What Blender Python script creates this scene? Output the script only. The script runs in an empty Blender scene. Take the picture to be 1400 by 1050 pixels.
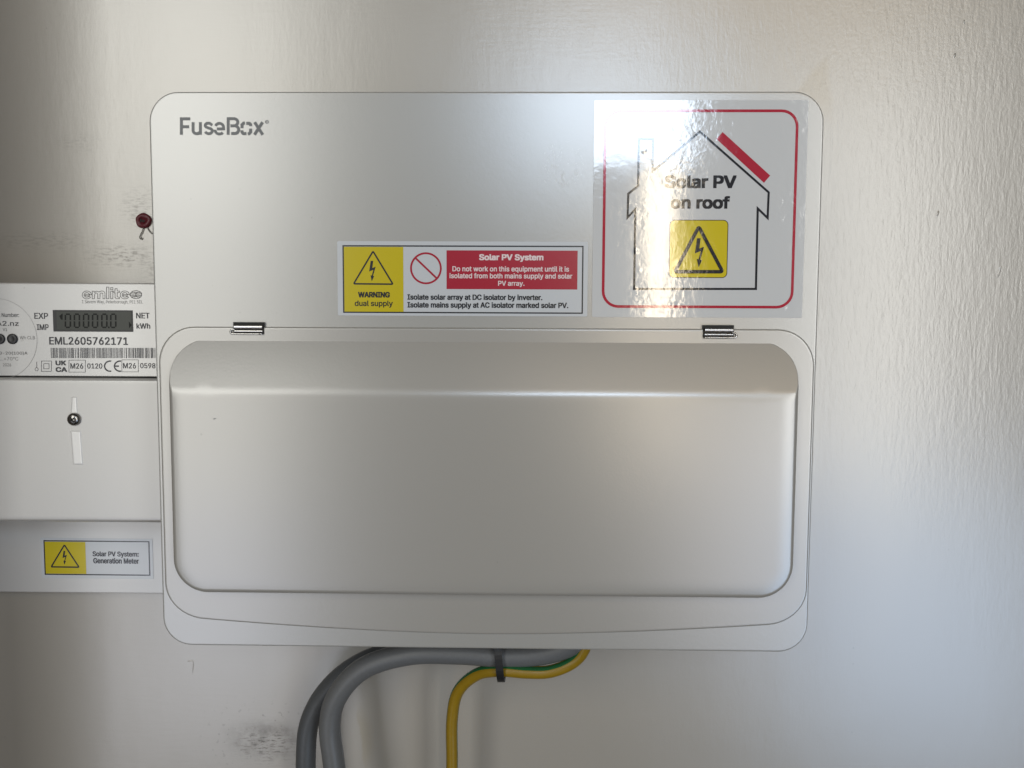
import bpy, math, random
from math import sin, cos, pi, radians
from mathutils import Vector, Matrix
from mathutils.geometry import delaunay_2d_cdt

random.seed(7)
SC = bpy.context.scene
COL = SC.collection
Z0 = 1.50                      # height of the unit's centre above the floor
YF = -0.115                    # front face of the unit's cover; the wall is Y = 0

# ------------------------------------------------------------------ camera
CAM_POS = Vector((0.02318, YF - 0.42929, Z0 + 0.02632))
PITCH, YAW, ROLL = radians(-4.0075), radians(0.96315), radians(-0.2655)
CAM_R = (Matrix.Rotation(YAW, 3, 'Z') @ Matrix.Rotation(PITCH, 3, 'X') @ Matrix.Rotation(ROLL, 3, 'Y'))
cam_d = bpy.data.cameras.new('camera')
cam_d.sensor_width = 36.0
cam_d.lens = 27.0
cam_d.clip_start = 0.01
cam_d.clip_end = 100.0
cam = bpy.data.objects.new('camera', cam_d)
COL.objects.link(cam)
cam.matrix_world = Matrix.Translation(CAM_POS) @ (CAM_R @ Matrix.Rotation(pi / 2, 3, 'X')).to_4x4()
SC.camera = cam

# ------------------------------------------------------------------ light: dim room, windows behind the camera
W = bpy.data.worlds.new('World'); SC.world = W; W.use_nodes = True
bg = W.node_tree.nodes['Background']
bg.inputs[0].default_value = (1.0, 0.93, 0.84, 1)
bg.inputs[1].default_value = 0.02

# area panels standing in for windows and bright surfaces behind the camera: x0, x1, z0, z1 (about the unit's centre), radiance, colour
LIGHT_Y = -2.1
LIGHTS = [
    ('window_light_left_upper', -1.50, -0.72, 0.40, 1.50, 4.42, (1.0, 0.993, 0.928)),
    ('window_light_left_middle', -1.50, -0.74, -0.55, 0.40, 2.95, (1.0, 0.98, 0.91)),
    ('window_light_left_lower', -1.40, -0.74, -1.50, -0.55, 2.55, (0.847, 0.882, 1.0)),
    ('window_light_upper', 0.00, 0.53, 0.55, 0.94, 10.40, (0.688, 0.827, 1.0)),
    ('window_light_strip', 0.40, 0.48, -0.40, 0.55, 11.00, (1.0, 0.844, 0.622)),
    ('window_light_right', 0.95, 1.40, -0.50, 0.95, 5.80, (1.0, 0.991, 0.948)),
    ('window_light_right_lower', 0.95, 1.90, -1.50, -0.50, 3.25, (0.538, 0.723, 1.0)),
    ('fill_light_right_inner', 0.51, 0.95, -1.10, -0.20, 1.50, (1.0, 0.967, 1.0)),  # added fill panel, brightens the right part of the flap
    ('ceiling_bounce_panel', 0.00, 1.40, 0.98, 1.50, 1.65, (1.0, 0.737, 0.421)),  # added panel standing in for warm ceiling bounce
]
def area(name, x0, x1, z0, z1, L, col):
    d = bpy.data.lights.new(name, 'AREA'); d.shape = 'RECTANGLE'
    d.size, d.size_y = x1 - x0, z1 - z0
    d.energy = L * d.size * d.size_y * pi
    d.color = col
    o = bpy.data.objects.new(name, d); COL.objects.link(o)
    o.location = ((x0 + x1) / 2, LIGHT_Y, Z0 + (z0 + z1) / 2)
    o.rotation_euler = Vector((0, 1, 0)).to_track_quat('-Z', 'Z').to_euler()
for rec in LIGHTS: area(*rec)

SC.view_settings.view_transform = 'Standard'
SC.view_settings.look = 'None'
SC.view_settings.exposure = 0.12
SC.view_settings.gamma = 1.0

# ------------------------------------------------------------------ helpers
def P(px, py, y):
    """photo pixel (1400 x 1050) -> world point on the plane Y = y"""
    d = CAM_R @ Vector(((px - 700) / 1050.0, 1.0, (525 - py) / 1050.0))
    t = (y - CAM_POS.y) / d.y
    return CAM_POS + d * t

def PX(px, py, y): return P(px, py, y).x
def PZ(px, py, y): return P(px, py, y).z

def mesh(name, verts, faces, mats, smooth=False, mat_idx=None):
    me = bpy.data.meshes.new(name)
    me.from_pydata([tuple(v) for v in verts], [], faces)
    for m in (mats if isinstance(mats, (list, tuple)) else [mats]):
        me.materials.append(m)
    if mat_idx:
        for p, i in zip(me.polygons, mat_idx): p.material_index = i
    if smooth:
        for p in me.polygons: p.use_smooth = True
    me.update()
    return me

WL = {}
def link(name, me, parent=None):
    """links one mesh object with its origin at the middle of its vertices"""
    vs = [v.co for v in me.vertices]
    c = Vector([(min(v[i] for v in vs) + max(v[i] for v in vs)) / 2 for i in range(3)])
    me.transform(Matrix.Translation(-c))
    o = bpy.data.objects.new(name, me); COL.objects.link(o)
    WL[o] = c
    if parent is not None:
        o.parent = parent
        o.location = c - WL[parent]
    else:
        o.location = c
    return o

def thing(name, loc, label, cat, group=None):
    o = bpy.data.objects.new(name, None); COL.objects.link(o)
    o.location = loc; WL[o] = Vector(loc); o.empty_display_size = 0.02
    return tag(o, label, cat, group)

def tag(o, label, cat, group=None):
    o['label'] = label; o['category'] = cat
    if group: o['group'] = group
    return o

def rrect(x0, x1, z0, z1, r, n=10, rb=None):
    """rounded rectangle, counter-clockwise seen from the camera (-Y side)"""
    rb = r if rb is None else rb
    pts = []
    for cx, cz, a0, rr in ((x1 - rb, z0 + rb, -90, rb), (x1 - r, z1 - r, 0, r), (x0 + r, z1 - r, 90, r), (x0 + rb, z0 + rb, 180, rb)):
        for i in range(n + 1):
            a = radians(a0 + 90.0 * i / n)
            pts.append((cx + rr * cos(a), cz + rr * sin(a)))
    return pts

def offset_loop(pts, d):
    """moves a closed counter-clockwise loop inward by d"""
    n = len(pts); out = []
    for i in range(n):
        p, a, b = Vector(pts[i]), Vector(pts[i - 1]), Vector(pts[(i + 1) % n])
        e1, e2 = (p - a), (b - p)
        if e1.length < 1e-9: e1 = e2
        if e2.length < 1e-9: e2 = e1
        e1 = e1.normalized(); e2 = e2.normalized()
        n1, n2 = Vector((-e1.y, e1.x)), Vector((-e2.y, e2.x))
        m = n1 + n2
        m = m / max(m.length_squared, 1e-6) * 2 if m.length > 1e-6 else n1
        if m.length > 3: m = m.normalized() * 3
        q = p + m * d
        out.append((q.x, q.y))
    return out

def loft(rings, cap_front=True, cap_back=False):
    """rings: list of equal-length lists of 3-D points, from back to front"""
    n = len(rings[0]); V = [Vector(p) for r in rings for p in r]; F = []
    for k in range(len(rings) - 1):
        for i in range(n):
            j = (i + 1) % n
            F.append((k * n + i, k * n + j, (k + 1) * n + j, (k + 1) * n + i))
    if cap_front: F.append(tuple((len(rings) - 1) * n + i for i in range(n)))
    if cap_back: F.append(tuple(reversed(range(n))))
    return V, F

def plate(loop, y_back, y_front, bevel=0.0, depth=None, seg=5):
    """solid plate with a rounded front edge; loop is (x, z)"""
    depth = bevel if depth is None else depth
    rings = [[(x, y_back, z) for x, z in loop]]
    if bevel > 0:
        for s in range(seg + 1):
            a = pi / 2 * s / seg
            lp = offset_loop(loop, bevel * (1 - cos(a)))
            rings.append([(x, y_front + depth * (1 - sin(a)), z) for x, z in lp])
        lp = offset_loop(loop, bevel * 1.6)
        rings.append([(x, y_front, z) for x, z in lp])
    else:
        rings.append([(x, y_front, z) for x, z in loop])
    return loft(rings, True, True)

def box(x0, x1, y0, y1, z0, z1, b=0.0):
    V, F = plate([(x0, z0), (x1, z0), (x1, z1), (x0, z1)], y1, y0, b)
    return V, F

def catmull(pts, n=12):
    pts = [Vector(p) for p in pts]
    q = [2 * pts[0] - pts[1]] + pts + [2 * pts[-1] - pts[-2]]
    out = []
    for i in range(1, len(q) - 2):
        a, b, c, d = q[i - 1], q[i], q[i + 1], q[i + 2]
        for k in range(n):
            t = k / n
            out.append(0.5 * ((2 * b) + (c - a) * t + (2 * a - 5 * b + 4 * c - d) * t * t + (3 * b - a - 3 * c + d) * t ** 3))
    out.append(pts[-1])
    return out

def tube(path, r, n=20, twist=0.0, a0=0.0, green=None, r2=None):
    path = [Vector(p) for p in path]; V = []; F = []; MI = []
    t0 = (path[1] - path[0]).normalized()
    ref = Vector((0, -1, 0)); u = (ref - t0 * ref.dot(t0)).normalized()
    L = len(path)
    for i, p in enumerate(path):
        t = (path[min(i + 1, L - 1)] - path[max(i - 1, 0)]).normalized()
        u = (u - t * u.dot(t)).normalized(); w = t.cross(u)
        for k in range(n):
            a = 2 * pi * k / n + a0 + twist * i / L
            V.append(p + (u * cos(a) + w * sin(a)) * r)
    for i in range(L - 1):
        for k in range(n):
            j = (k + 1) % n
            F.append((i * n + k, i * n + j, (i + 1) * n + j, (i + 1) * n + k))
            if green: MI.append(1 if green(k / n) else 0)
    F.append(tuple(reversed(range(n)))); F.append(tuple((L - 1) * n + k for k in range(n)))
    if green: MI += [0, 0]
    return V, F, MI

# ------------------------------------------------------------------ materials
def nt(m): return m.node_tree.nodes, m.node_tree.links

class NB:
    """tiny node builder"""
    def __init__(s, m):
        s.n, s.l = m.node_tree.nodes, m.node_tree.links
    def add(s, t, **kw):
        x = s.n.new(t)
        for k, v in kw.items(): setattr(x, k, v)
        return x
    def val(s, sock, v):
        if hasattr(v, 'is_output'): s.l.new(v, sock)
        else: sock.default_value = v
    def math(s, op, a, b=0.0, clamp=False):
        x = s.add('ShaderNodeMath', operation=op, use_clamp=clamp)
        s.val(x.inputs[0], a); s.val(x.inputs[1], b)
        return x.outputs[0]
    def noise(s, vec, scale, detail=3.0, rough=0.5, dist=0.0):
        x = s.add('ShaderNodeTexNoise'); s.l.new(vec, x.inputs['Vector'])
        x.inputs['Scale'].default_value = scale; x.inputs['Detail'].default_value = detail
        x.inputs['Roughness'].default_value = rough; x.inputs['Distortion'].default_value = dist
        return x.outputs['Fac']
    def vscale(s, vec, sc):
        x = s.add('ShaderNodeVectorMath', operation='MULTIPLY'); s.l.new(vec, x.inputs[0]); x.inputs[1].default_value = sc
        return x.outputs[0]
    def ramp(s, f, a, b, lo=0.0, hi=1.0):
        x = s.add('ShaderNodeMapRange', interpolation_type='SMOOTHSTEP'); s.val(x.inputs[0], f)
        x.inputs[1].default_value = a; x.inputs[2].default_value = b
        x.inputs[3].default_value = lo; x.inputs[4].default_value = hi
        return x.outputs[0]
    def mix(s, f, a, b):
        x = s.add('ShaderNodeMix', data_type='RGBA'); s.val(x.inputs[0], f)
        for sock, v in ((x.inputs[6], a), (x.inputs[7], b)):
            if hasattr(v, 'is_output'): s.l.new(v, sock)
            else: sock.default_value = (*v, 1)
        return x.outputs[2]
    def bump(s, h, dist, strength=1.0, normal=None):
        x = s.add('ShaderNodeBump'); s.l.new(h, x.inputs['Height'])
        x.inputs['Distance'].default_value = dist; x.inputs['Strength'].default_value = strength
        if normal: s.l.new(normal, x.inputs['Normal'])
        return x.outputs[0]

def base_mat(name, color, rough=0.4, spec=0.5, metal=0.0, coat=0.0, coat_ior=1.85):
    m = bpy.data.materials.new(name); m.use_nodes = True
    b = m.node_tree.nodes['Principled BSDF']
    b.inputs['Base Color'].default_value = (*color, 1)
    b.inputs['Roughness'].default_value = rough
    b.inputs['Specular IOR Level'].default_value = spec
    b.inputs['Metallic'].default_value = metal
    if coat:
        b.inputs['Coat Weight'].default_value = coat
        b.inputs['Coat IOR'].default_value = coat_ior
        b.inputs['Coat Roughness'].default_value = rough
    return m, b, NB(m)

def pos(nb): return nb.add('ShaderNodeNewGeometry').outputs['Position']

def paint_mat(name, color, rough, spec, peel=0.00002, scale=700, coat=1.0, smudge=False):
    """powder-coated or moulded surface: fine orange peel, faint unevenness, rare specks of dirt"""
    m, b, nb = base_mat(name, color, rough, spec, 0.0, coat)
    p = pos(nb)
    h = nb.noise(p, scale, 2.0)
    nm = nb.bump(h, peel)
    nb.l.new(nm, b.inputs['Normal']); nb.l.new(nm, b.inputs['Coat Normal'])
    sp = nb.math('MULTIPLY', nb.ramp(nb.noise(p, 300, 0.0), 0.13, 0.10), nb.ramp(nb.noise(p, 11, 1.0), 0.52, 0.6))
    nb.l.new(nb.mix(nb.math('MULTIPLY', sp, 0.25), color, (0.12, 0.11, 0.10)), b.inputs['Base Color'])
    if smudge:
        c = P(768, 225, YF); q = nb.add('ShaderNodeVectorMath', operation='DISTANCE'); nb.l.new(p, q.inputs[0]); q.inputs[1].default_value = c
        k = nb.math('MULTIPLY', nb.ramp(q.outputs['Value'], 0.002, 0.016, 0.8, 0.0), nb.ramp(nb.noise(nb.vscale(p, (1.6, 1, 0.7)), 420, 4.0, 0.75), 0.55, 0.68))
        nb.l.new(nb.ramp(k, 0.0, 1.0, rough, 0.55), b.inputs['Roughness']); nb.l.new(nb.ramp(k, 0.0, 1.0, rough, 0.6), b.inputs['Coat Roughness'])
    return m

def film_mat(name, color, rough=0.09, spec=0.85, wr=0.00005, coat=1.0):
    """printed glossy sticker film, not quite flat on the metal: ripples and tiny air bubbles"""
    m, b, nb = base_mat(name, color, rough, spec, 0.0, coat, 1.52)
    p = pos(nb)
    h1 = nb.noise(p, 240, 3.0, 0.55, 0.6)
    h2 = nb.noise(p, 40, 1.0)
    v = nb.add('ShaderNodeTexVoronoi'); nb.l.new(p, v.inputs['Vector']); v.inputs['Scale'].default_value = 95
    bub = nb.ramp(v.outputs['Distance'], 0.0, 0.22, 1.0, 0.0)
    bub = nb.math('MULTIPLY', bub, nb.ramp(nb.noise(p, 30, 0.0), 0.5, 0.62))
    h1 = nb.math('MULTIPLY', h1, nb.ramp(nb.noise(p, 28, 1.0), 0.35, 0.65, 0.45, 1.3))
    h = nb.math('ADD', nb.math('ADD', h1, nb.math('MULTIPLY', h2, 1.5)), nb.math('MULTIPLY', bub, 1.2))
    nm = nb.bump(h, wr)
    nb.l.new(nm, b.inputs['Normal']); nb.l.new(nm, b.inputs['Coat Normal'])
    return m

def plain(name, color, rough=0.5, spec=0.4, metal=0.0, bump=0.0, scale=300):
    m, b, nb = base_mat(name, color, rough, spec, metal)
    p = pos(nb)
    f = nb.noise(p, scale, 3.0)
    nb.l.new(nb.mix(f, tuple(c * 0.9 for c in color), tuple(min(1, c * 1.1) for c in color)), b.inputs['Base Color'])
    if bump: nb.l.new(nb.bump(f, bump), b.inputs['Normal'])
    return m

M = {}
M['cover'] = paint_mat('white_powder_coat', (0.315, 0.31, 0.29), 0.27, 1.0, smudge=True)
M['flap'] = paint_mat('white_flap_paint', (0.305, 0.292, 0.265), 0.27, 1.0)
M['logo'] = plain('grey_print', (0.10, 0.105, 0.11), 0.35, 0.5)
M['slot'] = plain('dark_recess', (0.02, 0.02, 0.018), 0.6, 0.2)
M['steel'] = plain('bright_steel', (0.48, 0.465, 0.445), 0.26, 0.5, 1.0, 0.00001, 900)
M['film'] = film_mat('label_film_white', (0.58, 0.585, 0.585))
M['film_black'] = film_mat('label_film_black', (0.02, 0.022, 0.028))
M['film_red'] = film_mat('label_film_red', (0.42, 0.022, 0.045))
M['film_yellow'] = film_mat('label_film_yellow', (0.60, 0.48, 0.016))
M['film_pink'] = film_mat('label_film_pale_print', (0.75, 0.66, 0.66))
FLAT = dict(rough=0.2, spec=0.6, wr=0.000012, coat=0.6)
M['tag'] = film_mat('small_label_white', (0.52, 0.54, 0.56), **FLAT)
M['tag_black'] = film_mat('small_label_black', (0.02, 0.022, 0.028), **FLAT)
M['tag_red'] = film_mat('small_label_red', (0.36, 0.016, 0.035), **FLAT)
M['tag_yellow'] = film_mat('small_label_yellow', (0.52, 0.42, 0.008), **FLAT)
M['tag_pink'] = film_mat('small_label_pale_print', (0.74, 0.62, 0.62), **FLAT)
M['meter'] = paint_mat('meter_plastic', (0.43, 0.42, 0.40), 0.31, 1.0)
M['meter_face'] = paint_mat('meter_face_film', (0.44, 0.435, 0.425), 0.25, 1.0, 0.000008)
M['meter_line'] = plain('meter_faint_line', (0.22, 0.215, 0.205), 0.4, 0.4)
M['groove'] = paint_mat('clean_meter_plastic', (0.62, 0.61, 0.59), 0.3, 1.0)
M['meter_ink'] = plain('meter_print', (0.05, 0.05, 0.055), 0.4, 0.4)
M['meter_ink_pale'] = plain('meter_fine_print', (0.13, 0.125, 0.12), 0.4, 0.4)
M['lcd'] = plain('display_glass', (0.045, 0.049, 0.042), 0.3, 0.3)
M['lcd_seg'] = plain('display_segments', (0.006, 0.0065, 0.006), 0.4, 0.2)
M['black'] = plain('black_plastic', (0.014, 0.014, 0.015), 0.38, 0.5)
M['board'] = paint_mat('white_board', (0.50, 0.495, 0.485), 0.33, 1.0)
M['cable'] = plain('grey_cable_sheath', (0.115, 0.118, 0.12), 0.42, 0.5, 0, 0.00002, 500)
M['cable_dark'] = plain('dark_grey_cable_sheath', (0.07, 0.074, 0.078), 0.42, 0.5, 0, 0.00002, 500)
M['earth_y'] = plain('earth_yellow', (0.25, 0.155, 0.006), 0.38, 0.5)
M['earth_g'] = plain('earth_green', (0.012, 0.10, 0.03), 0.38, 0.5)
M['plug'] = plain('red_wall_plug', (0.11, 0.012, 0.02), 0.4, 0.5, 0, 0.0004, 420)
M['wire'] = plain('fine_wire', (0.22, 0.21, 0.19), 0.5, 0.5)

def wall_mat():
    m, b, nb = base_mat('gloss_painted_wall', (0.62, 0.60, 0.56), 0.3, 1.0, 0.0, 1.0)
    p = pos(nb)
    sep = nb.add('ShaderNodeSeparateXYZ'); nb.l.new(p, sep.inputs[0])
    X, Z = sep.outputs[0], sep.outputs[2]
    def spot(px, py, rx, rz, soft=1.0):
        c = P(px, py, 0)
        dx = nb.math('DIVIDE', nb.math('SUBTRACT', X, c.x), rx)
        dz = nb.math('DIVIDE', nb.math('SUBTRACT', Z, c.z), rz)
        d = nb.math('SQRT', nb.math('ADD', nb.math('MULTIPLY', dx, dx), nb.math('MULTIPLY', dz, dz)))
        return nb.ramp(d, 1.0 - soft * 0.9, 1.0 + soft * 0.3, 1.0, 0.0)
    def half(pa, pb):
        """signed distance to the line pa -> pb (pixels), positive on its right seen from the camera"""
        a, c = P(*pa, 0), P(*pb, 0)
        d = Vector((c.x - a.x, c.z - a.z)).normalized()
        nx, nz = d.y, -d.x
        return nb.math('ADD', nb.math('ADD', nb.math('MULTIPLY', X, nx), nb.math('MULTIPLY', Z, nz)), -(a.x * nx + a.z * nz))
    wob = nb.math('MULTIPLY', nb.math('SUBTRACT', nb.noise(p, 90, 3.0), 0.5), 0.006)
    # paint colour: uneven off-white coats
    f1 = nb.ramp(nb.noise(nb.vscale(p, (1, 1, 0.5)), 7, 4.0), 0.0, 1.0)
    col = nb.mix(f1, (0.325, 0.30, 0.255), (0.345, 0.32, 0.28))
    # old cream coat left bare: triangle by the top right corner, strip beside the cables
    tri = nb.math('MINIMUM', half((1082, 126), (1133, 70)), half((1132, 70), (1140, 140)))
    tri = nb.math('MULTIPLY', nb.ramp(nb.math('ADD', tri, wob), -0.0015, 0.0045), spot(1114, 112, 0.030, 0.032, 0.7))
    col = nb.mix(nb.math('MULTIPLY', tri, 0.85), col, (0.30, 0.255, 0.18))
    strip = nb.math('MULTIPLY', nb.ramp(nb.math('ADD', half((486, 960), (500, 1055)), wob), 0.001, -0.001), spot(465, 1015, 0.025, 0.035, 0.4))
    col = nb.mix(nb.math('MULTIPLY', strip, 0.7), col, (0.29, 0.25, 0.17))
    # grime: fine dark specks inside soft patches
    fine = nb.noise(nb.vscale(p, (1, 1, 1.0)), 620, 3.0, 0.7)
    streak = nb.noise(nb.vscale(p, (0.35, 1, 1.5)), 480, 3.0, 0.7)
    g = None
    for (px, py, rx, rz, k) in ((365, 1015, 0.030, 0.017, 0.9), (170, 350, 0.030, 0.010, 0.6), (192, 285, 0.016, 0.016, 0.45), (205, 360, 0.008, 0.014, 0.5), (60, 330, 0.05, 0.008, 0.3), (110, 195, 0.02, 0.008, 0.22)):
        s = nb.math('MULTIPLY', spot(px, py, rx, rz), k)
        g = s if g is None else nb.math('MAXIMUM', g, s)
    gm = nb.math('MULTIPLY', g, nb.ramp(streak, 0.44, 0.66))
    gm2 = nb.math('MULTIPLY', spot(365, 1012, 0.034, 0.016), nb.ramp(nb.noise(p, 70, 4.0, 0.65), 0.35, 0.7, 0.1, 0.8))
    gm = nb.math('MAXIMUM', gm, gm2)
    dots = nb.math('MULTIPLY', spot(360, 1008, 0.05, 0.03), nb.ramp(nb.noise(p, 300, 1.0), 0.36, 0.30))
    gm = nb.math('MAXIMUM', gm, nb.math('MULTIPLY', dots, 0.5))
    specks = nb.math('MULTIPLY', nb.ramp(nb.noise(p, 330, 1.0), 0.25, 0.2), nb.ramp(nb.noise(p, 14, 2.0), 0.5, 0.62))
    gm = nb.math('MAXIMUM', gm, nb.math('MULTIPLY', specks, 0.45))
    col = nb.mix(nb.math('MULTIPLY', gm, 0.85), col, (0.07, 0.065, 0.06))
    nb.l.new(col, b.inputs['Base Color'])
    nb.l.new(nb.math('SUBTRACT', 1.0, nb.math('MULTIPLY', gm, 0.85)), b.inputs['Coat Weight'])     # grime dulls the gloss
    nb.l.new(nb.math('SUBTRACT', 1.0, nb.math('MULTIPLY', gm, 0.85)), b.inputs['Specular IOR Level'])
    # relief: vertical brush ridges, strongest on the right, and a fine roller stipple
    right = nb.ramp(X, 0.0, 0.22, 0.32, 1.0)
    ridge = nb.noise(nb.vscale(p, (1, 1, 0.22)), 330, 3.0, 0.6, 0.4)
    stip = nb.noise(p, 420, 2.0, 0.6)
    horiz = nb.noise(nb.vscale(p, (0.12, 1, 1)), 420, 2.0, 0.6)
    broad = nb.noise(nb.vscale(p, (1, 1, 0.4)), 32, 2.0)
    up = nb.ramp(Z, Z0 - 0.14, Z0 + 0.02, 0.35, 1.0)
    h = nb.math('MULTIPLY', nb.math('MULTIPLY', ridge, right), up)
    h = nb.math('ADD', h, nb.math('MULTIPLY', nb.math('MULTIPLY', stip, nb.math('MULTIPLY', right, 0.5)), up))
    h = nb.math('ADD', h, nb.math('MULTIPLY', horiz, nb.ramp(X, 0.0, 0.2, 0.30, 0.05)))
    h = nb.math('ADD', h, nb.math('MULTIPLY', broad, 1.2))
    nm = nb.bump(h, 0.00013)
    nb.l.new(nm, b.inputs['Normal']); nb.l.new(nm, b.inputs['Coat Normal'])
    return m
M['wall'] = wall_mat()

# ------------------------------------------------------------------ setting: the wall
V, F = box(-1.0, 1.0, 0.0, 0.02, Z0 - 0.8, Z0 + 0.8)
wall = link('wall', mesh('wall', V, F, M['wall'])); wall['kind'] = 'structure'

V, F = box(-0.445, -0.392, -0.215, 0.0, Z0 - 0.8, Z0 + 0.8, 0.002)
side = link('cupboard_side', mesh('cupboard_side', V, F, plain('brown_timber', (0.16, 0.115, 0.075), 0.5, 0.4, 0, 0.0003, 60))); side['kind'] = 'structure'

def blob(px, py, w, h, lean, t=0.0012, y=0.0, n=14):
    """a raised drip or pimple in the paint"""
    c = P(px, py, y); rings = []
    for k in range(6):
        q_ = 1.0 - 0.18 * k
        rings.append([(c.x + (w * cos(q) + lean * h * sin(q)) * q_, y + 0.0001 - t * (0.5 + 0.5 * cos(pi * q_)), c.z + h * sin(q) * q_) for q in [2 * pi * i / n for i in range(n)]])
    return loft(rings)
for a in ((1282, 292, .0012, .0030, .25), (1366, 372, .0012, .0060, .25), (1318, 30, .0010, .0022, 0), (1305, 76, .0013, .0026, .2)):
    V, F = blob(*a, 0.0006)
    link('paint_drip', mesh('paint_drip', V, F, M['wall'], True), wall)
c = P(263, 912, 0.0009)
path = catmull([c + Vector(v) for v in ((-.0035, -.0004, .0042), (-.0012, -.0006, .0052), (.0012, -.0006, .0044), (.0010, -.0006, .0), (-.0002, -.0004, -.0058))], 6)
V, F, _ = tube(path, 0.0005, 8)
link('paint_run', mesh('paint_run', V, F, M['wall'], True), wall)

# ------------------------------------------------------------------ flat print helpers
def flat(name, loop, y, mat, parent):
    V = [(x, y, z) for x, z in loop]
    return link(name, mesh(name, V, [tuple(range(len(V)))], mat), parent)

def pxloop(pts, y):
    return [(P(a, b, y).x, P(a, b, y).z) for a, b in pts]

def pxrect(x0, y0, x1, y1, y):
    a, b = P(x0, (y0 + y1) / 2, y).x, P(x1, (y0 + y1) / 2, y).x
    t, u = P((x0 + x1) / 2, y0, y).z, P((x0 + x1) / 2, y1, y).z
    return a, b, u, t          # x0, x1, z0, z1

def ribbon_vf(pts, w, closed, y):
    n = len(pts); V = []; F = []
    for i in range(n):
        p = Vector(pts[i])
        a = Vector(pts[i - 1]) if (closed or i > 0) else None
        b = Vector(pts[(i + 1) % n]) if (closed or i < n - 1) else None
        e1 = (p - a).normalized() if a is not None else (b - p).normalized()
        e2 = (b - p).normalized() if b is not None else e1
        n1, n2 = Vector((-e1.y, e1.x)), Vector((-e2.y, e2.x))
        m = n1 + n2
        m = n1 if m.length < 1e-5 else m / m.length_squared * 2
        if m.length > 2.5: m = m.normalized() * 2.5
        q1, q2 = p + m * w / 2, p - m * w / 2
        V += [(q1.x, y, q1.y), (q2.x, y, q2.y)]
    for i in range(n if closed else n - 1):
        j = (i + 1) % n
        F.append((2 * i, 2 * i + 1, 2 * j + 1, 2 * j))
    return V, F

def strokes(name, polys, w, y, mat, parent):
    V = []; F = []
    for q, (pts, closed) in enumerate(polys):
        v, f = ribbon_vf(pts, w, closed, y - q * 0.000012); o = len(V)
        V += v; F += [tuple(i + o for i in q) for q in f]
    return link(name, mesh(name, V, F, mat), parent)

try:                                       # Blender's own bundled sans serif
    FONT = bpy.data.fonts.load(bpy.utils.system_resource('DATAFILES', path='fonts') + '/Inter.woff2')
except Exception:
    FONT = None
_tx = {}
def text_mesh(s, bold, spacing=1.0):
    """outlines of a line of type, filled contour by contour (overlapping strokes stay clean)"""
    k = (s, spacing)
    if k in _tx: return _tx[k]
    cu = bpy.data.curves.new('t', 'FONT'); cu.body = s; cu.size = 1.0
    if FONT: cu.font = FONT
    cu.space_character = spacing
    o = bpy.data.objects.new('t', cu); COL.objects.link(o)
    bpy.context.view_layer.update()
    oc = o.to_curve(bpy.context.evaluated_depsgraph_get())
    loops = []
    for sp in oc.splines:
        pts = []
        bp = sp.bezier_points; n = len(bp)
        for i in range(n):
            p, q = bp[i], bp[(i + 1) % n]
            straight = ((p.handle_right - p.co).length < 1e-5 or abs((p.handle_right - p.co).to_2d().cross((q.co - p.co).to_2d())) < 1e-7) and \
                       ((q.handle_left - q.co).length < 1e-5 or abs((q.handle_left - q.co).to_2d().cross((q.co - p.co).to_2d())) < 1e-7)
            m = 1 if straight else 4
            for t in range(m):
                u = t / m
                v = p.co * (1 - u) ** 3 + p.handle_right * 3 * u * (1 - u) ** 2 + q.handle_left * 3 * u * u * (1 - u) + q.co * u ** 3
                if not pts or (v.to_2d() - pts[-1]).length > 1e-5: pts.append(v.to_2d())
        if len(pts) > 2 and (pts[0] - pts[-1]).length < 1e-5: pts.pop()
        if len(pts) > 2: loops.append(pts)
    o.to_curve_clear(); bpy.data.objects.remove(o); bpy.data.curves.remove(cu)
    loops.sort(key=lambda L_: min(p.x for p in L_))
    groups = []; right = -1e9
    for L_ in loops:                                      # contours that share a stretch of the line: one glyph
        if min(p.x for p in L_) > right: groups.append([])
        groups[-1].append(L_); right = max(right, max(p.x for p in L_))
    vs = []; fs = []
    for g in groups:
        pts = [p for L_ in g for p in L_]; ed = []; o0 = 0
        for L_ in g:
            ed += [(o0 + i, o0 + (i + 1) % len(L_)) for i in range(len(L_))]; o0 += len(L_)
        seg = [(pts[i], pts[j]) for i, j in ed]
        V, _, F = delaunay_2d_cdt(pts, ed, [], 0, 1e-6)[:3]
        base = len(vs); vs += [(p.x, p.y, 0) for p in V]
        for f in F:
            c = sum((V[i] for i in f), Vector((0, 0))) / len(f); wn = 0
            for a, b in seg:
                if (a.y <= c.y) != (b.y <= c.y):
                    if a.x + (c.y - a.y) / (b.y - a.y) * (b.x - a.x) > c.x: wn += 1 if b.y > a.y else -1
            if wn: fs.append(tuple(base + i for i in f))
    _tx[k] = (vs, fs)
    return _tx[k]

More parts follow.
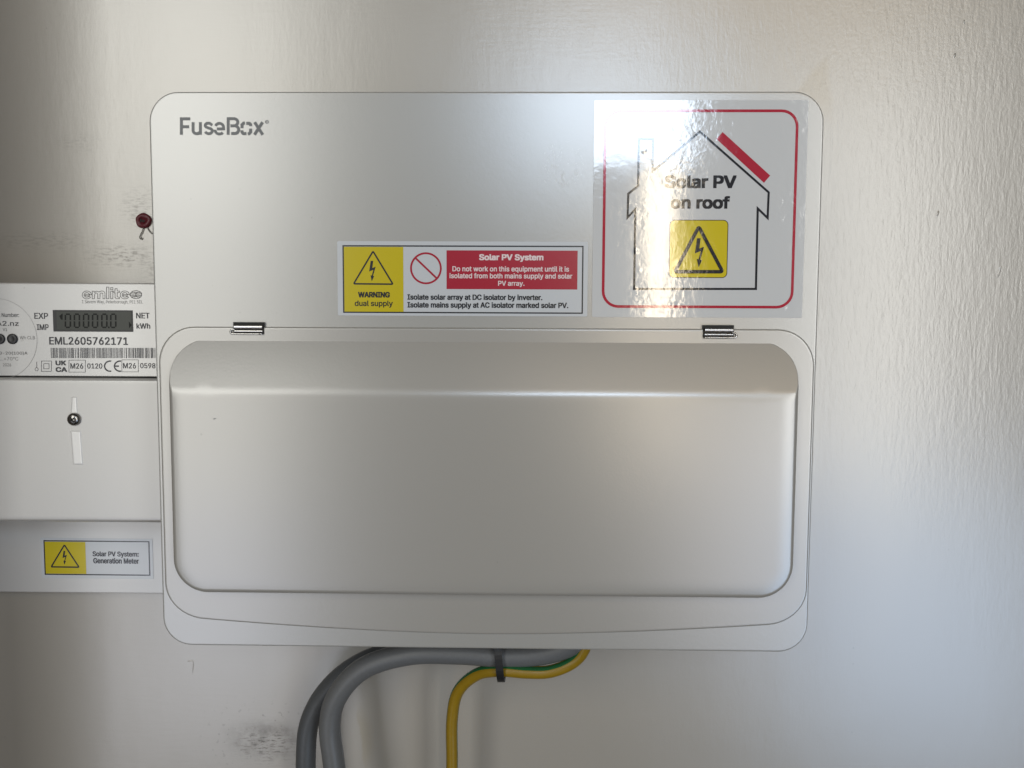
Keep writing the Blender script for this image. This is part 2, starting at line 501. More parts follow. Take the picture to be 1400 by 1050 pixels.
def text(s, rect, y, mat, parent, bold=0.0, spacing=1.0, name='lettering'):
    """printed line whose ink fills the pixel rectangle rect on the plane Y = y"""
    vs, fs = text_mesh(s, 0, spacing)
    x0, x1, z0, z1 = pxrect(*rect, y)
    ax, bx = min(v[0] for v in vs), max(v[0] for v in vs)
    ay, by = min(v[1] for v in vs), max(v[1] for v in vs)
    h = bold * (z1 - z0) / (by - ay)                     # heavier weight: shifted layers of the same outline
    sh = [(0, 0)] if bold <= 0 else [(-1, -.7), (1, -.7), (-1, .7), (1, .7), (0, 0)]
    V = []; F = []
    x0 += h; x1 -= h; z0 += .7 * h; z1 -= .7 * h
    for q, (u, w) in enumerate(sh):
        o = len(V)
        V += [(x0 + u * h + (v[0] - ax) / (bx - ax) * (x1 - x0), y - q * 0.000024 - v[2] * 0.000007, z0 + w * h + (v[1] - ay) / (by - ay) * (z1 - z0)) for v in vs]
        F += [tuple(i + o for i in f) for f in fs]
    return link(name, mesh(name, V, F, mat), parent)

def arc(cx, cy, rx, ry, a0, a1, n=16):
    return [(cx + rx * cos(radians(a0 + (a1 - a0) * i / n)), cy - ry * sin(radians(a0 + (a1 - a0) * i / n))) for i in range(n + 1)]

def rtri(ax, ay, bx, by, cx, cy, r, y, n=5):
    """rounded triangle loop in pixels -> world"""
    pts = [Vector((ax, ay)), Vector((bx, by)), Vector((cx, cy))]; out = []
    for i in range(3):
        p, a, b = pts[i], pts[i - 1], pts[(i + 1) % 3]
        s, e = p + (a - p).normalized() * r, p + (b - p).normalized() * r
        for k in range(n + 1):
            t = k / n
            q = s * (1 - t) ** 2 + p * 2 * t * (1 - t) + e * t * t
            out.append((q.x, q.y))
    return pxloop(out, y)

def bolt(cx, cy, s, y, mat, parent):
    """electric flash with arrow head; s = half height in pixels"""
    pts = [(-.12, -1.0), (.12, -.98), (.03, -.28), (.36, -.42), (.10, .48), (.22, .50), (-.02, 1.0), (-.14, .42), (-.02, .45), (.14, -.12), (-.27, .05)]
    return flat('lightning_bolt', pxloop([(cx + a * s, cy + b * s) for a, b in pts], y), y, mat, parent)

# ------------------------------------------------------------------ the consumer unit
unit = thing('fuse_box', (0, 0, Z0 - 0.156), 'large white metal fuse box with hinged flap and warning stickers mounted on wall', 'fuse box')
HW, HH = 0.185, 0.15635
V, F = plate(rrect(-HW, HW, Z0 - HH, Z0 + HH, 0.0165, 12), YF + 0.022, YF, 0.0009, 0.0009, 5)
link('front_cover', mesh('front_cover', V, F, M['cover'], True), unit)
V, F = plate(rrect(-HW + .003, HW - .003, Z0 - HH + .003, Z0 + HH - .003, 0.014, 8), 0.0, YF + 0.0205, 0.0)
link('enclosure', mesh('enclosure', V, F, M['cover']), unit)

# hinged flap: flat rim with a curved lower edge
YP = YF - 0.0015
xl, xr = PX(219.5, 600, YP), PX(1110.5, 600, YP)
zt = PZ(700, 448.5, YP)
zc, ze = PZ(700, 868, YP), PZ(268, 846, YP)
def flap_loop():
    pts = []; r = 0.0205; rb = 0.019
    def low(x):                                  # shallow smile of the lower edge
        u = abs(x - (xl + xr) / 2) / ((xr - xl) / 2)
        return zc + (ze - zc) * min(1.0, u / 0.9) ** 1.75
    x0, x1 = xl + 0.020, xr - 0.020
    for i in range(41):
        x = x0 + (x1 - x0) * i / 40
        pts.append((x, low(x)))
    zb = low(x1)
    for i in range(1, 10):
        a = radians(-80 + 80 * i / 9)
        pts.append((x1 + 0.020 * (1 - (1 - (cos(a))) ) * 1.0 if False else x1 + 0.020 * (cos(a) - cos(radians(-80))) / (1 - cos(radians(-80))), zb + 0.021 * (sin(a) + sin(radians(80))) / sin(radians(80))))
    for cx, a0 in ((xr - r, 0), (xl + r, 90)):
        for i in range(11):
            a = radians(a0 + 9 * i); pts.append((cx + r * cos(a), zt - r + r * sin(a)))
    for i in range(0, 9):
        a = radians(180 + 80 * i / 9)
        pts.append((x0 + 0.020 * (cos(a) + cos(radians(-80))) / (1 - cos(radians(-80))), zb + 0.021 * (sin(a) + sin(radians(80))) / sin(radians(80))))
    return pts
V, F = plate(flap_loop(), YF - 0.0003, YP, 0.0010, 0.0010, 4)
flap = link('flap_door', mesh('flap_door', V, F, M['flap'], True), unit)

# raised panel pressed out of the flap: long slope on top, rolled sides
DP = 0.0109                                              # how far the panel stands out
def smin(a, b, k):
    h = max(k - abs(a - b), 0.0) / k
    return min(a, b) - h * h * k * 0.25
def raised_panel():
    D = DP
    x0, x1 = PX(232.5, 640, YP - 0.009), PX(1090.0, 640, YP - 0.009)
    z0, z1 = PZ(700, 815.5, YP - 0.009), PZ(700, 466, YP)
    H = z1 - PZ(700, 541, YP - D)
    def hs(d):                                           # side profile: steep wall, small radius, gentle crown
        CR, R = 0.0004, 0.0030
        if d < 0.0003: return (D - CR - R) * d / 0.0003
        if d < 0.0003 + R:
            t = (d - 0.0003) / R
            return D - CR - R + R * math.sqrt(max(0.0, 1 - (1 - t) ** 2)) * 0.97
        t = min(1.0, (d - 0.0003 - R) / 0.008)
        return D - CR - 0.03 * R + (CR + 0.03 * R) * (1 - (1 - t) ** 2)
    def ht(dt):                                          # long slope below the hinge line
        u = max(0.0, dt)
        return smin(-0.0003 + (D + 0.0003) * u / H, D, 0.0013)
    ds = [-0.0006, 0, 0.00015, 0.0003, 0.0005, 0.0008, 0.0012, 0.0017, 0.0022, 0.0027, 0.0033, 0.0042, 0.005, 0.0058, 0.0066, 0.0074, 0.0082, 0.009, 0.010, 0.0115, 0.013, 0.015, 0.0175, 0.020, 0.0225, 0.025, 0.026, 0.027, 0.0275, 0.028, 0.0285, 0.029, 0.0295, 0.030, 0.031, 0.033, 0.036]
    rings = []
    for d in ds:
        rb, rt = max(0.0195 - d, 0.0012), max(0.0185 - d, 0.0012)
        a0, a1, b0, b1 = x0 + d, x1 - d, z0 + d, z1 - d
        pts = []
        def line(p, q, n):
            for i in range(1, n): pts.append((p[0] + (q[0] - p[0]) * i / n, p[1] + (q[1] - p[1]) * i / n))
        def corner(cx, cz, r, s):
            for i in range(13):
                a = radians(s + 7.5 * i); pts.append((cx + r * cos(a), cz + r * sin(a)))
        corner(a1 - rb, b0 + rb, rb, -90); line((a1, b0 + rb), (a1, b1 - rt), 150)
        corner(a1 - rt, b1 - rt, rt, 0); line((a1 - rt, b1), (a0 + rt, b1), 12)
        corner(a0 + rt, b1 - rt, rt, 90); line((a0, b1 - rt), (a0, b0 + rb), 150)
        corner(a0 + rb, b0 + rb, rb, 180); line((a0 + rb, b0), (a1 - rb, b0), 12)
        ring = []
        for x, z in pts:
            h = -0.0004 if d < 0 else smin(hs(d), ht(z1 - z), 0.0006)
            ring.append((x, YP - h, z))
        rings.append(ring)
    return loft(rings, True, False)
V, F = raised_panel()
link('raised_panel', mesh('raised_panel', V, F, M['flap'], True), flap)
c = P(293.5, 572.5, YP - DP)
flat('scuff_mark', [(c.x + a * .00028, c.z + b * .00028) for a, b in ((-3, -1.2), (-1, -1.3), (2.6, .2), (3, 1.1), (.6, 1.0), (-2.6, .1))], YP - DP - 0.00008, M['logo'], flap)

# hinges on the flap's top edge
def hinge(px0, px1, py0, py1, side):
    x0, x1, z0, z1 = pxrect(px0, py0, px1, py1, YP)
    h = z1 - z0
    V, F = box(x0 - .0002, x1 + .0002, YP - 0.0006, YF + 0.0006, z1 - h * .98, z1, 0.0)
    s = link('hinge', mesh('hinge', V, F, M['slot']), unit)
    def roll(zz, r, xa, xb, nm, yy):
        V, F, _ = tube([(xa, yy, zz), (xa + .0008, yy, zz), ((xa + xb) / 2, yy, zz), (xb - .0008, yy, zz), (xb, yy, zz)], r, 16)
        link(nm, mesh(nm, V, F, M['steel'], False), s)
    roll(z1 - h * .40, h * .17, x0 + .0006, x1 - .0004, 'knuckle', YP - 0.0008)
    roll(z1 - h * .76, h * .10, x0 + .0006, x1 - .0004, 'leaf', YP - 0.0007)
    # spring wire along the lower edge with its bent end
    zz = z1 - h * 1.0; yy = YP - 0.0009; r = h * .075
    xa, xb = (x0, x1) if side > 0 else (x1, x0)
    e = 0.0011 * side
    pts = [(xa, yy, zz), (xa + (xb - xa) * .8, yy, zz), (xb - e, yy, zz + .0001), (xb + e, yy, zz + .0002), (xb + 1.6 * e, yy, zz + h * .16), (xb + e, yy, zz + h * .34), (xb - 0.6 * e, yy, zz + h * .38)]
    V, F, _ = tube(catmull(pts, 6), r, 8)
    link('spring_wire', mesh('spring_wire', V, F, M['steel'], True), s)
hinge(320, 360.5, 440.5, 456.5, -1)
hinge(961.5, 1002.5, 444.5, 461.5, 1)

# maker's name printed on the cover
YL = YF - 0.00012
def logo():
    y = YL; m = M['logo']
    def seg(polys, w, nm='logo_letter'):
        return strokes(nm, [(pxloop(p, y), c) for p, c in polys], w, y, m, unit)
    w = 0.0016
    seg([([(247.9, 184.2), (247.9, 160.6)], 0), ([(246, 162.4), (260, 162.4)], 0), ([(248, 173.2), (258.4, 173.2)], 0)], w)
    seg([([(263.9, 167)] + arc(268.9, 178.2, 5.0, 4.6, 180, 352, 14), 0), ([(273.9, 167), (273.9, 184.2)], 0)], w)
    seg([([(290, 171.2)] + arc(284.8, 171.4, 4.4, 3.1, 20, 250, 12) + arc(285.3, 179.0, 4.8, 3.7, 85, -165, 14), 0)], w * .95)
    seg([(arc(299.9, 174.0, 5.6, 5.4, 160, -5, 12) + [(305.6, 176.2), (296.5, 176.2)], 0), (arc(299.9, 178.0, 5.9, 5.2, 172, 322, 12), 0)], w * .95)
    seg([([(311.9, 184.2), (311.9, 160.6)], 0), ([(310.2, 162.2), (319.5, 162.2)] + arc(320, 167.1, 5.0, 4.9, 85, -85, 10) + [(319.5, 172.0), (315.0, 172.0)], 0), (arc(321, 177.3, 5.3, 5.2, 80, -85, 10) + [(320.5, 182.4), (316.0, 182.4)], 0)], w)
    # the o is four turning blades
    seg([([(330.8, 175.2), (330.8, 170.6), (333.0, 168.4), (334.8, 168.3)], 0), ([(336.6, 168.6), (341.0, 168.6), (342.6, 170.2), (342.6, 172.4)], 0),
         ([(342.6, 175.8), (342.6, 180.4), (340.6, 182.7), (338.8, 183.2)], 0), ([(336.8, 182.6), (332.6, 182.6), (330.8, 180.8), (330.8, 178.2)], 0)], w * 1.05)
    seg([([(348.0, 167), (359.2, 184.2)], 0), ([(359.0, 167), (347.8, 184.2)], 0)], w * 1.05)
    seg([(arc(365, 166.6, 2.1, 2.1, 0, 360, 14)[:-1], 1)], 0.00035, 'registered_mark')
    text('R', (364.2, 165.5, 366, 167.8), y, m, unit, 0.0, 1.0, 'registered_mark')
logo()

# ------------------------------------------------------------------ dual supply warning sticker
yb = YF - 0.00025
def L(k): return yb - 0.00010 * k
st = flat('warning_sticker', rrect(*pxrect(461.5, 330, 803.5, 432, yb), 0.0008, 3), yb, M['tag'], unit)
st['label'] = 'wide white yellow and red dual supply warning sticker'
x0, x1, z0, z1 = pxrect(469.5, 336.5, 796.5, 427.5, L(2))
strokes('border', [([(x0, z0), (x1, z0), (x1, z1), (x0, z1)], True)], 0.0007, L(2), M['tag_black'], st)
a = pxrect(470.5, 337.5, 551.5, 426.5, L(1))
flat('yellow_panel', [(a[0], a[2]), (a[1], a[2]), (a[1], a[3]), (a[0], a[3])], L(1), M['tag_yellow'], st)
strokes('warning_triangle', [(rtri(510, 343.5, 537.2, 388.5, 483.5, 388, 2, L(2)), True)], 0.00085, L(2), M['tag_black'], st)
bolt(508.5, 370.5, 14, L(2), M['tag_black'], st)
text('WARNING', (489.5, 399, 533, 406.8), L(2), M['tag_black'], st, 0.034)
text('dual supply', (485, 411, 537, 420.5), L(2), M['tag_black'], st, 0.016)
cx, cz = P(582.3, 366.8, L(1)).x, P(582.3, 366.8, L(1)).z; r = 0.0083
ring = [(cx + r * cos(2 * pi * i / 40), cz + r * sin(2 * pi * i / 40)) for i in range(40)]
strokes('prohibition_symbol', [(ring, True), ([(cx - r * .72, cz + r * .70), (cx + r * .72, cz - r * .66)], False)], 0.00105, L(1), M['tag_red'], st)
a = pxrect(610.5, 342.5, 789.5, 395.5, L(1))
flat('red_panel', [(a[0], a[2]), (a[1], a[2]), (a[1], a[3]), (a[0], a[3])], L(1), M['tag_red'], st)
text('Solar PV System', (655, 347.5, 743, 358), L(2), M['tag_pink'], st, 0.036)
text('Do not work on this equipment until it is', (618.5, 364, 778, 373), L(2), M['tag_pink'], st, 0.020)
text('isolated from both mains supply and solar', (614.5, 373.5, 782.5, 382.5), L(2), M['tag_pink'], st, 0.020)
text('PV array.', (681, 384, 717, 392.5), L(2), M['tag_pink'], st, 0.020)
text('Isolate solar array at DC isolator by inverter.', (557, 402.5, 741.5, 412), L(2), M['tag_black'], st, 0.024)
text('Isolate mains supply at AC isolator marked solar PV.', (557, 413.2, 777, 422.8), L(2), M['tag_black'], st, 0.024)

# ------------------------------------------------------------------ big solar sticker
st = flat('solar_sticker', rrect(*pxrect(811, 137, 1101, 434, yb), 0.0006, 3), yb, M['film'], unit)
st['label'] = 'large square sticker with house outline and red rounded border'
a = pxrect(826, 151.5, 1086.5, 419.5, L(1))
strokes('border', [(rrect(*a, 0.0085, 8), True)], 0.0015, L(1), M['film_red'], st)
hs = [(867, 395), (868.5, 286), (858, 297.5), (859, 265), (872.5, 254), (873.5, 190), (893, 190), (892.5, 234), (957, 180), (1051, 263), (1049.5, 298), (1036, 285), (1033.5, 395)]
strokes('house_outline', [(pxloop(hs, L(1)), True)], 0.0012, L(1), M['film_black'], st)
flat('roof_panel', pxloop([(988, 180.5), (1053, 240), (1044.5, 250), (979.5, 190)], L(1)), L(1), M['film_red'], st)
text('Solar PV', (909, 239.5, 1007, 257.5), L(1), M['film_black'], st, 0.034)
text('on roof', (917, 268, 998, 285.5), L(1), M['film_black'], st, 0.034)
a = pxrect(915.5, 301, 994.5, 379.5, L(1))
yp = flat('yellow_panel', rrect(*a, 0.0026, 6), L(1), M['film_yellow'], st)
strokes('panel_border', [(rrect(*a, 0.0026, 6), True)], 0.00035, L(2), M['film_black'], st)
strokes('warning_triangle', [(rtri(955.5, 310, 988, 371.5, 923, 371.5, 3.5, L(3)), True)], 0.0019, L(3), M['film_black'], st)
bolt(955.5, 345.5, 20, L(3), M['film_black'], st)

# ------------------------------------------------------------------ generation meter beside the unit
YM = -0.058
mx0, mx1 = PX(-62, 450, YM), PX(262, 450, YM)
mz1, mzs, mz0 = PZ(100, 386.5, YM), PZ(100, 515.5, YM), PZ(100, 714.5, YM)
meter = thing('electricity_meter', ((mx0 + mx1) / 2, 0, mz0), 'off-white generation meter with small grey display beside the fuse box', 'meter')
V, F = plate(rrect(mx0, mx1, mzs + 0.0004, mz1, 0.003, 4), -0.001, YM, 0.0012, 0.0012, 4)
body = link('meter_body', mesh('meter_body', V, F, M['meter'], True), meter)
V, F = plate(rrect(mx0, mx1, mz0, mzs - 0.0004, 0.0055, 5), -0.001, YM - 0.0004, 0.0026, 0.0035, 6)
cov = link('terminal_cover', mesh('terminal_cover', V, F, M['meter'], True), meter)
yb = YM - 0.00025
a = pxrect(-55, 389, 212.6, 513.5, yb)
face = flat('face_label', [(a[0], a[2]), (a[1], a[2]), (a[1], a[3]), (a[0], a[3])], yb, M['meter_face'], meter)
# recessed display
yd = L(3)
x0, x1, z0, z1 = pxrect(72.5, 424, 181.5, 453.5, yd)
V, F = box(x0, x1, yd, yb - 0.00005, z0, z1)
disp = link('display', mesh('display', V, F, M['black']), meter)
x0, x1, z0, z1 = pxrect(77.5, 426.3, 179.8, 450.8, yd - .0001)
flat('screen', [(x0, z0), (x1, z0), (x1, z1), (x0, z1)], yd - .0001, M['lcd'], disp)
yg = yd - .0002
for i, dxp in enumerate((92.8, 105.1, 117.6, 129.9, 142.6, 154.8)):
    wv, hv = 3.4, 9.0; cy = 438.6
    P_ = lambda a, b: (P(dxp + a * wv, cy + b * hv, yg).x, P(dxp + a * wv, cy + b * hv, yg).z)
    polys = [([P_(-.75, -1), P_(.75, -1)], 0), ([P_(-1, -.9), P_(-1, -.08)], 0), ([P_(1, -.9), P_(1, -.08)], 0), ([P_(-1, .08), P_(-1, .9)], 0), ([P_(1, .08), P_(1, .9)], 0), ([P_(-.75, 1), P_(.75, 1)], 0)]
    strokes('digit', polys, 0.00095, yg, M['lcd_seg'], disp)
x0, x1, z0, z1 = pxrect(147.7, 446.5, 149.7, 448.8, yg)
flat('decimal_point', [(x0, z0), (x1, z0), (x1, z1), (x0, z1)], yg, M['lcd_seg'], disp)
flat('arrow', pxloop([(81, 432), (85.5, 428.5), (85.5, 437.5), (83, 436.5)], yg), yg, M['lcd_seg'], disp)
flat('arrow', pxloop([(176.3, 439.5), (180, 444.5), (176.3, 449)], yg), yg, M['lcd_seg'], disp)

K, KP = M['meter_ink'], M['meter_ink_pale']; y1 = L(1)
text('EXP', (46.8, 427.8, 65.6, 436), y1, K, face, 0.016)
text('IMP', (50.2, 443.4, 66.4, 451.2), y1, K, face, 0.016)
text('NET', (186, 427.6, 204.5, 435.4), y1, K, face, 0.016)
text('kWh', (186.5, 442, 205.3, 449.4), y1, K, face, 0.016)
text('EML2605762171', (67.2, 460.8, 175, 471.5), y1, K, face, 0.018)
text('l Number:', (-1, 428, 26, 433.5), y1, K, face, 0.002)
text('ECA2.nz', (-20, 438.8, 25.5, 445.5), y1, K, face, 0.012)
text('V1', (3.8, 448.5, 9.6, 452.6), y1, K, face, 0.0)
text('Wh CLB', (27, 459.4, 47.6, 464), y1, KP, face, 0.0)
text('Iref: 1,0-20(100)A', (-22, 480.5, 37.5, 485.6), y1, KP, face, 0.004)
text('-25°C...+70°C', (-20, 488, 24.8, 492.8), y1, KP, face, 0.0)
text('2026', (4, 496.6, 15, 501), y1, KP, face, 0.0)
text('1 Severn Way, Peterborough, PE1 5EL', (112, 410.4, 195, 416), y1, KP, face, 0.0)
# outlined maker's name and globe
def outline_text():
    y = y1
    s = lambda polys, w, nm='logo_letter': strokes(nm, [(pxloop(p, y), c) for p, c in polys], w, y, KP, face)
    w = 0.00040
    def e(cx):
        out = arc(cx, 403.2, 6.3, 5.4, 0, 325, 20)
        inn = list(reversed(arc(cx, 403.2, 3.6, 3.1, 0, 320, 16)))
        s([(out + inn[:-1] + [(cx + 3.4, 404.4), (cx - 2, 404.4), (cx - 2, 402.6), (cx + 3.6, 402.6)], 1)], w)
    e(118.6); e(170.5)
    s([([(126, 408.4), (126, 398.2), (128.8, 398.2), (128.8, 399.6)] + arc(132.2, 401.4, 3.0, 3.4, 140, 40, 6) + arc(139.2, 401.4, 4.2, 3.6, 140, 0, 8) + [(143.4, 408.4), (140.6, 408.4), (140.6, 402)] + arc(138.6, 402.4, 2, 1.9, 10, 170, 6) + [(136.6, 408.4), (133.6, 408.4), (133.6, 402)] + arc(131.4, 402.4, 2, 1.9, 10, 170, 6) + [(128.9, 408.4)], 1)], w)
    s([([(145.6, 408.4), (145.6, 392.5), (148.8, 392.5), (148.8, 408.4)], 1)], w)
    s([([(151.2, 408.4), (151.2, 398.2), (154.2, 398.2), (154.2, 408.4)], 1), ([(151.2, 396.2), (151.2, 393.2), (154.2, 393.2), (154.2, 396.2)], 1)], w)
    s([([(157.2, 400), (155.6, 400), (155.6, 398), (157.2, 398), (157.2, 394.6), (160.2, 394.6), (160.2, 398), (163.2, 398), (163.2, 400), (160.2, 400), (160.2, 406), (163.2, 406.4), (163.2, 408.4), (158.8, 408.4), (157.2, 406.8)], 1)], w)
    g = [(arc(185.8, 402.8, 7.9, 5.4, 0, 360, 24)[:-1], 1)]
    for dy in (-3.2, -1.1, 1.1, 3.2):
        h = 7.9 * math.sqrt(1 - (dy / 5.4) ** 2)
        g.append(([(185.8 - h, 402.8 + dy), (185.8 - 1.2, 402.8 + dy * .8)], 0)); g.append(([(185.8 + 1.2, 402.8 + dy * .8), (185.8 + h, 402.8 + dy)], 0))
    g.append((arc(181.8, 402.8, 4, 4.2, 60, -60, 8), 0)); g.append((arc(189.8, 402.8, 4, 4.2, 120, 240, 8), 0))
    s(g, 0.00045, 'globe_emblem')
outline_text()
# circle of the optical port with two black windows
cx, cz = P(-4, 463.5, y1).x, P(-4, 463.5, y1).z; r = 0.0258
strokes('port_circle', [([(cx + r * cos(2 * pi * i / 64), cz + r * sin(2 * pi * i / 64)) for i in range(64)], True)], 0.00022, y1, M['meter_line'], face)
for px in (0.2, 17.4):
    c = P(px, 463.4, y1)
    rings = []
    for k, (rr, d) in enumerate(((.0033, 0), (.0033, -.0008), (.0029, -.0012), (.0015, -.0009), (.0004, -.0008))):
        rings.append([(c.x + rr * cos(2 * pi * i / 24), y1 + d, c.z + rr * sin(2 * pi * i / 24)) for i in range(24)])
    V, F = loft(rings)
    link('port_window', mesh('port_window', V, F, M['black'], True), face)
# barcode
V = []; F = []
x = 69.5; rnd = random.Random(4)
while x < 212:
    wv = rnd.choice((0.55, 0.6, 0.9, 1.3)); 
    a = pxrect(x, 475.6, min(x + wv, 212.3), 489.6, y1)
    o = len(V); V += [(a[0], y1, a[2]), (a[1], y1, a[2]), (a[1], y1, a[3]), (a[0], y1, a[3])]; F.append((o, o + 1, o + 2, o + 3))
    x += wv + rnd.choice((0.5, 0.6, 0.7, 1.0, 1.6))
link('barcode', mesh('barcode', V, F, K), face)
# row of approval marks
sq = lambda x0, y0, x1, y1_: (pxloop([(x0, y1_), (x1, y1_), (x1, y0), (x0, y0)], y1), True)
strokes('approval_mark', [sq(56.6, 493.6, 70.2, 507.8), sq(59.8, 497.2, 67, 504.2)], 0.00032, y1, K, face)
strokes('approval_mark', [(pxloop([(50.2, 494.5), (50.2, 502.6)], y1), False), (pxloop(arc(50, 504.8, 2.2, 2.2, 0, 360, 14)[:-1], y1), True)], 0.0003, y1, K, face)
text('UK', (75.8, 493, 90.4, 499.6), y1, K, face, 0.042)
text('CA', (76, 502, 91.6, 508.6), y1, K, face, 0.042)
strokes('frame', [sq(94.2, 492.4, 116.6, 508.8)], 0.0003, y1, K, face)
text('M26', (96.2, 496.6, 113.6, 504.2), y1, K, face, 0.012)
text('0120', (119.2, 496.8, 139.8, 504), y1, K, face, 0.012)
strokes('approval_mark', [(pxloop(arc(150.5, 500.6, 7.6, 7.0, 78, 282, 16), y1), False), (pxloop(arc(164.0, 500.6, 7.6, 7.0, 78, 282, 16), y1), False), (pxloop([(157, 500.6), (162.6, 500.6)], y1), False)], 0.0009, y1, K, face)
strokes('frame', [sq(166.6, 492.0, 189, 508.4)], 0.0003, y1, K, face)
text('M26', (168.2, 496.2, 185.8, 503.8), y1, K, face, 0.012)
text('0598', (191.6, 496.4, 212.4, 503.6), y1, K, face, 0.012)

# moulded groove and sealing screw on the terminal cover
YC = YM - 0.0004
def groove(pts, nm):
    lp = pxloop(pts, YC)
    inner = offset_loop(lp, 0.0006)
    rings = [[(x, YC + 0.0001, z) for x, z in offset_loop(lp, -0.0006)], [(x, YC - 0.0004, z) for x, z in lp], [(x, YC - 0.00045, z) for x, z in inner]]
    V, F = loft(rings)
    link(nm, mesh(nm, V, F, M['groove']), cov)
groove([(97.8, 565), (105.2, 565), (104, 543.5), (99, 543.5)], 'upper_groove')
groove([(101, 634), (112.6, 634), (109.5, 590), (97.5, 590)], 'lower_groove')
c = P(102.3, 573, YC)
rings = []
for rr, d in ((.0042, 0), (.0042, -.0008), (.0041, -.0014), (.0036, -.0024), (.0026, -.0030), (.0012, -.0033), (.0003, -.0034)):
    rings.append([(c.x + rr * cos(2 * pi * i / 28), YC + d, c.z + rr * sin(2 * pi * i / 28)) for i in range(28)])
V, F = loft(rings)
scr = link('sealing_screw', mesh('sealing_screw', V, F, plain('dull_steel', (0.30, 0.29, 0.28), 0.25, 0.5, 1.0), True), meter)
for ang in (35, 125):
    d = Vector((cos(radians(ang)), 0, sin(radians(ang)))) * .0021; q = Vector((-d.z, 0, d.x)).normalized() * .0004
    V = [Vector((c.x, YC - .0036, c.z)) + v for v in (d + q, -d + q, -d - q, d - q)]
    V += [v + Vector((0, .0012, 0)) for v in V]
    link('cross_slot', mesh('cross_slot', V, [(0, 1, 2, 3), (4, 7, 6, 5), (0, 4, 5, 1), (1, 5, 6, 2), (2, 6, 7, 3), (3, 7, 4, 0)], M['slot']), scr)

# ------------------------------------------------------------------ backboard with the generation meter sticker
YB = -0.012
bx0, bx1 = PX(-72, 760, YB), PX(268, 760, YB)
bz0, bz1 = PZ(100, 810.5, YB), PZ(100, 560, YB)
V, F = box(bx0, bx1, YB, -0.0005, bz0, bz1, 0.0008)
board = tag(link('meter_backboard', mesh('meter_backboard', V, F, M['board'], False)), 'plain white backboard below the meter carrying a small yellow and white sticker', 'backboard')
yb = YB - 0.0003
st = flat('meter_sticker', rrect(*pxrect(56, 736, 209, 791, yb), 0.0006, 3), yb, M['tag'], board)
st['label'] = 'small sticker with yellow triangle panel and two printed lines'
x0, x1, z0, z1 = pxrect(61, 740, 204, 785.8, L(2))
strokes('border', [([(x0, z0), (x1, z0), (x1, z1), (x0, z1)], True)], 0.0008, L(2), M['tag_black'], st)
a = pxrect(61.8, 740.8, 117.3, 784.4, L(1))
flat('yellow_panel', [(a[0], a[2]), (a[1], a[2]), (a[1], a[3]), (a[0], a[3])], L(1), M['tag_yellow'], st)
strokes('warning_triangle', [(rtri(88, 745, 108, 775.5, 70, 775, 1.6, L(2)), True)], 0.0010, L(2), M['tag_black'], st)
bolt(88, 762.5, 9.5, L(2), M['tag_black'], st)
text('Solar PV System:', (126.5, 754, 189.5, 762.6), L(2), M['tag_black'], st, 0.022)
text('Generation Meter', (127.5, 763, 189.8, 770.6), L(2), M['tag_black'], st, 0.022)

# ------------------------------------------------------------------ cables under the unit
def cable(name, pts, r, mat, label, group=None, lift=None):
    path = catmull([P(a, b, y) if b < 2000 else None for a, b, y in pts], 14)
    V, F, _ = tube(path, r, 24)
    o = link(name, mesh(name, V, F, mat, True))
    return tag(o, label, 'cable', group)
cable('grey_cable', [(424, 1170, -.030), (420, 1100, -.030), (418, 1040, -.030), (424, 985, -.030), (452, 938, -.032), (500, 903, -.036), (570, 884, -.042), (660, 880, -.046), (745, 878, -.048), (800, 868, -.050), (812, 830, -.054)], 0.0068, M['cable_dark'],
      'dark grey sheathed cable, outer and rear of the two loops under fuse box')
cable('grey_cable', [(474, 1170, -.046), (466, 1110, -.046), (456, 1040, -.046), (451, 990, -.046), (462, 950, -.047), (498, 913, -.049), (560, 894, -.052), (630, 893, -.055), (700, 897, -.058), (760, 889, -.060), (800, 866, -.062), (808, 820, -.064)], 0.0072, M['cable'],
      'light grey sheathed cable, inner and front of the two loops under fuse box')
path = catmull([P(a, b, y) for a, b, y in [(616, 1180, -.040), (617, 1100, -.040), (618, 1040, -.040), (618, 985, -.041), (626, 946, -.044), (652, 922, -.052), (684, 916.5, -.060), (720, 919, -.062), (752, 918, -.062), (782, 906, -.062), (799, 886, -.064), (806, 850, -.066), (808, 815, -.068)]], 14)
V, F, MI = tube(path, 0.0040, 40, 0.2, 0.0, green=lambda t: 0.19 < t < 0.30 or 0.67 < t < 0.80)
tag(link('earth_cable', mesh('earth_cable', V, F, [M['earth_y'], M['earth_g']], True, MI)), 'yellow and green striped earth cable hanging below the fuse box', 'cable')

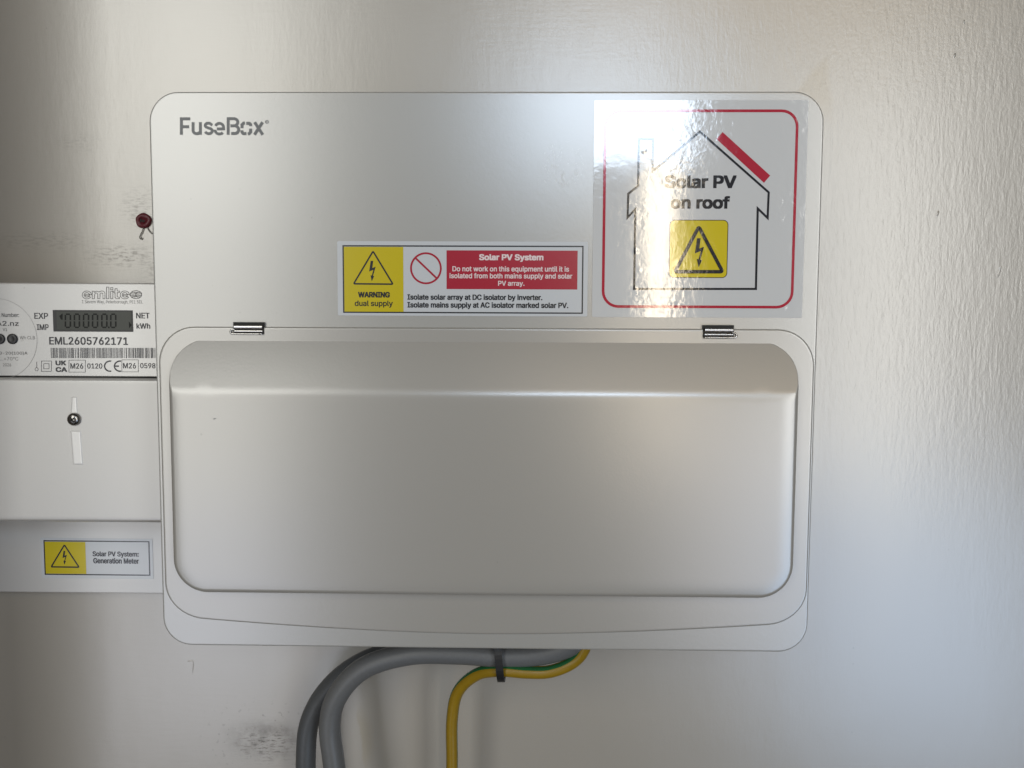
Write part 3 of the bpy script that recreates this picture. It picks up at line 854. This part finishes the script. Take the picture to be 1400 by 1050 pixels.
# cable tie round the bundle
c1, c2 = P(682, 893, -.057), P(684, 917, -.060)
ctr = (c1 + c2) / 2 + Vector((0, .004, .002))
hz, hy = 0.0142, 0.0125
V = []; F = []; n = 40; tw = 0.0024
for i in range(n):
    a = 2 * pi * i / n
    ca, sa = cos(a), sin(a)
    ex = lambda v, p: math.copysign(abs(v) ** p, v)
    dy, dz = ex(ca, .75) * hy, ex(sa, .75) * hz
    lean = -dz * 0.10
    for s in (-1, 1):
        for o in (0, .0011):
            k = 1 + o / hz
            V.append((ctr.x + lean + s * tw, ctr.y + dy * k, ctr.z + dz * k))
for i in range(n):
    j = (i + 1) % n; a, b = i * 4, j * 4
    F += [(a, b, b + 2, a + 2), (a + 1, a + 3, b + 3, b + 1), (a, a + 1, b + 1, b), (a + 2, b + 2, b + 3, a + 3)]
tie = thing('cable_tie', ctr - Vector((0, 0, hz)), 'black plastic cable tie holding the grey cables and earth cable together', 'cable tie')
link('strap', mesh('strap', V, F, M['black']), tie)
V, F = box(ctr.x - .0036, ctr.x + .0036, ctr.y + hy + .0002, ctr.y + hy + .0048, ctr.z - .003, ctr.z + .003, 0.0006)
link('head', mesh('head', V, F, M['black']), tie)

# ------------------------------------------------------------------ red wall plug with stray wires left of the unit
c = P(197, 302, 0)
plug = thing('wall_plug', (c.x, 0, c.z - .005), 'dark red plastic wall plug with broken hole left of fuse box', 'wall plug')
rings = []
for k, (rr, d) in enumerate(((.0054, 0.0), (.0054, -.0012), (.0048, -.0020), (.0036, -.0023), (.0026, -.0020), (.0020, -.0006))):
    rings.append([(c.x + rr * (1 + .04 * sin(3 * t + 1.0) + .02 * sin(7 * t)) * cos(t), d - .0004 * sin(2 * t + k), c.z + rr * (1 + .03 * sin(5 * t)) * sin(t)) for t in [2 * pi * i / 30 for i in range(30)]])
V, F = loft(rings)
col_ = link('collar', mesh('collar', V, F, M['plug'], True), plug)
flat('hole', [(c.x + a * .0011, c.z + b * .0011) for a, b in ((-1.6, -1.2), (-.2, -.6), (1.2, -1.3), (1.7, .4), (.6, -.1), (-.4, .5), (-1.2, 1.4))], -.0026, M['slot'], plug)
for pts in ([(196, 311), (194.5, 316), (192, 321), (190.8, 325), (193, 327), (194, 324.5)], [(201, 311), (204, 316), (208, 320)]):
    V, F, _ = tube(catmull([P(a, b, -.001) for a, b in pts], 5), 0.00035, 7)
    link('wire', mesh('wire', V, F, M['wire'], True), plug)
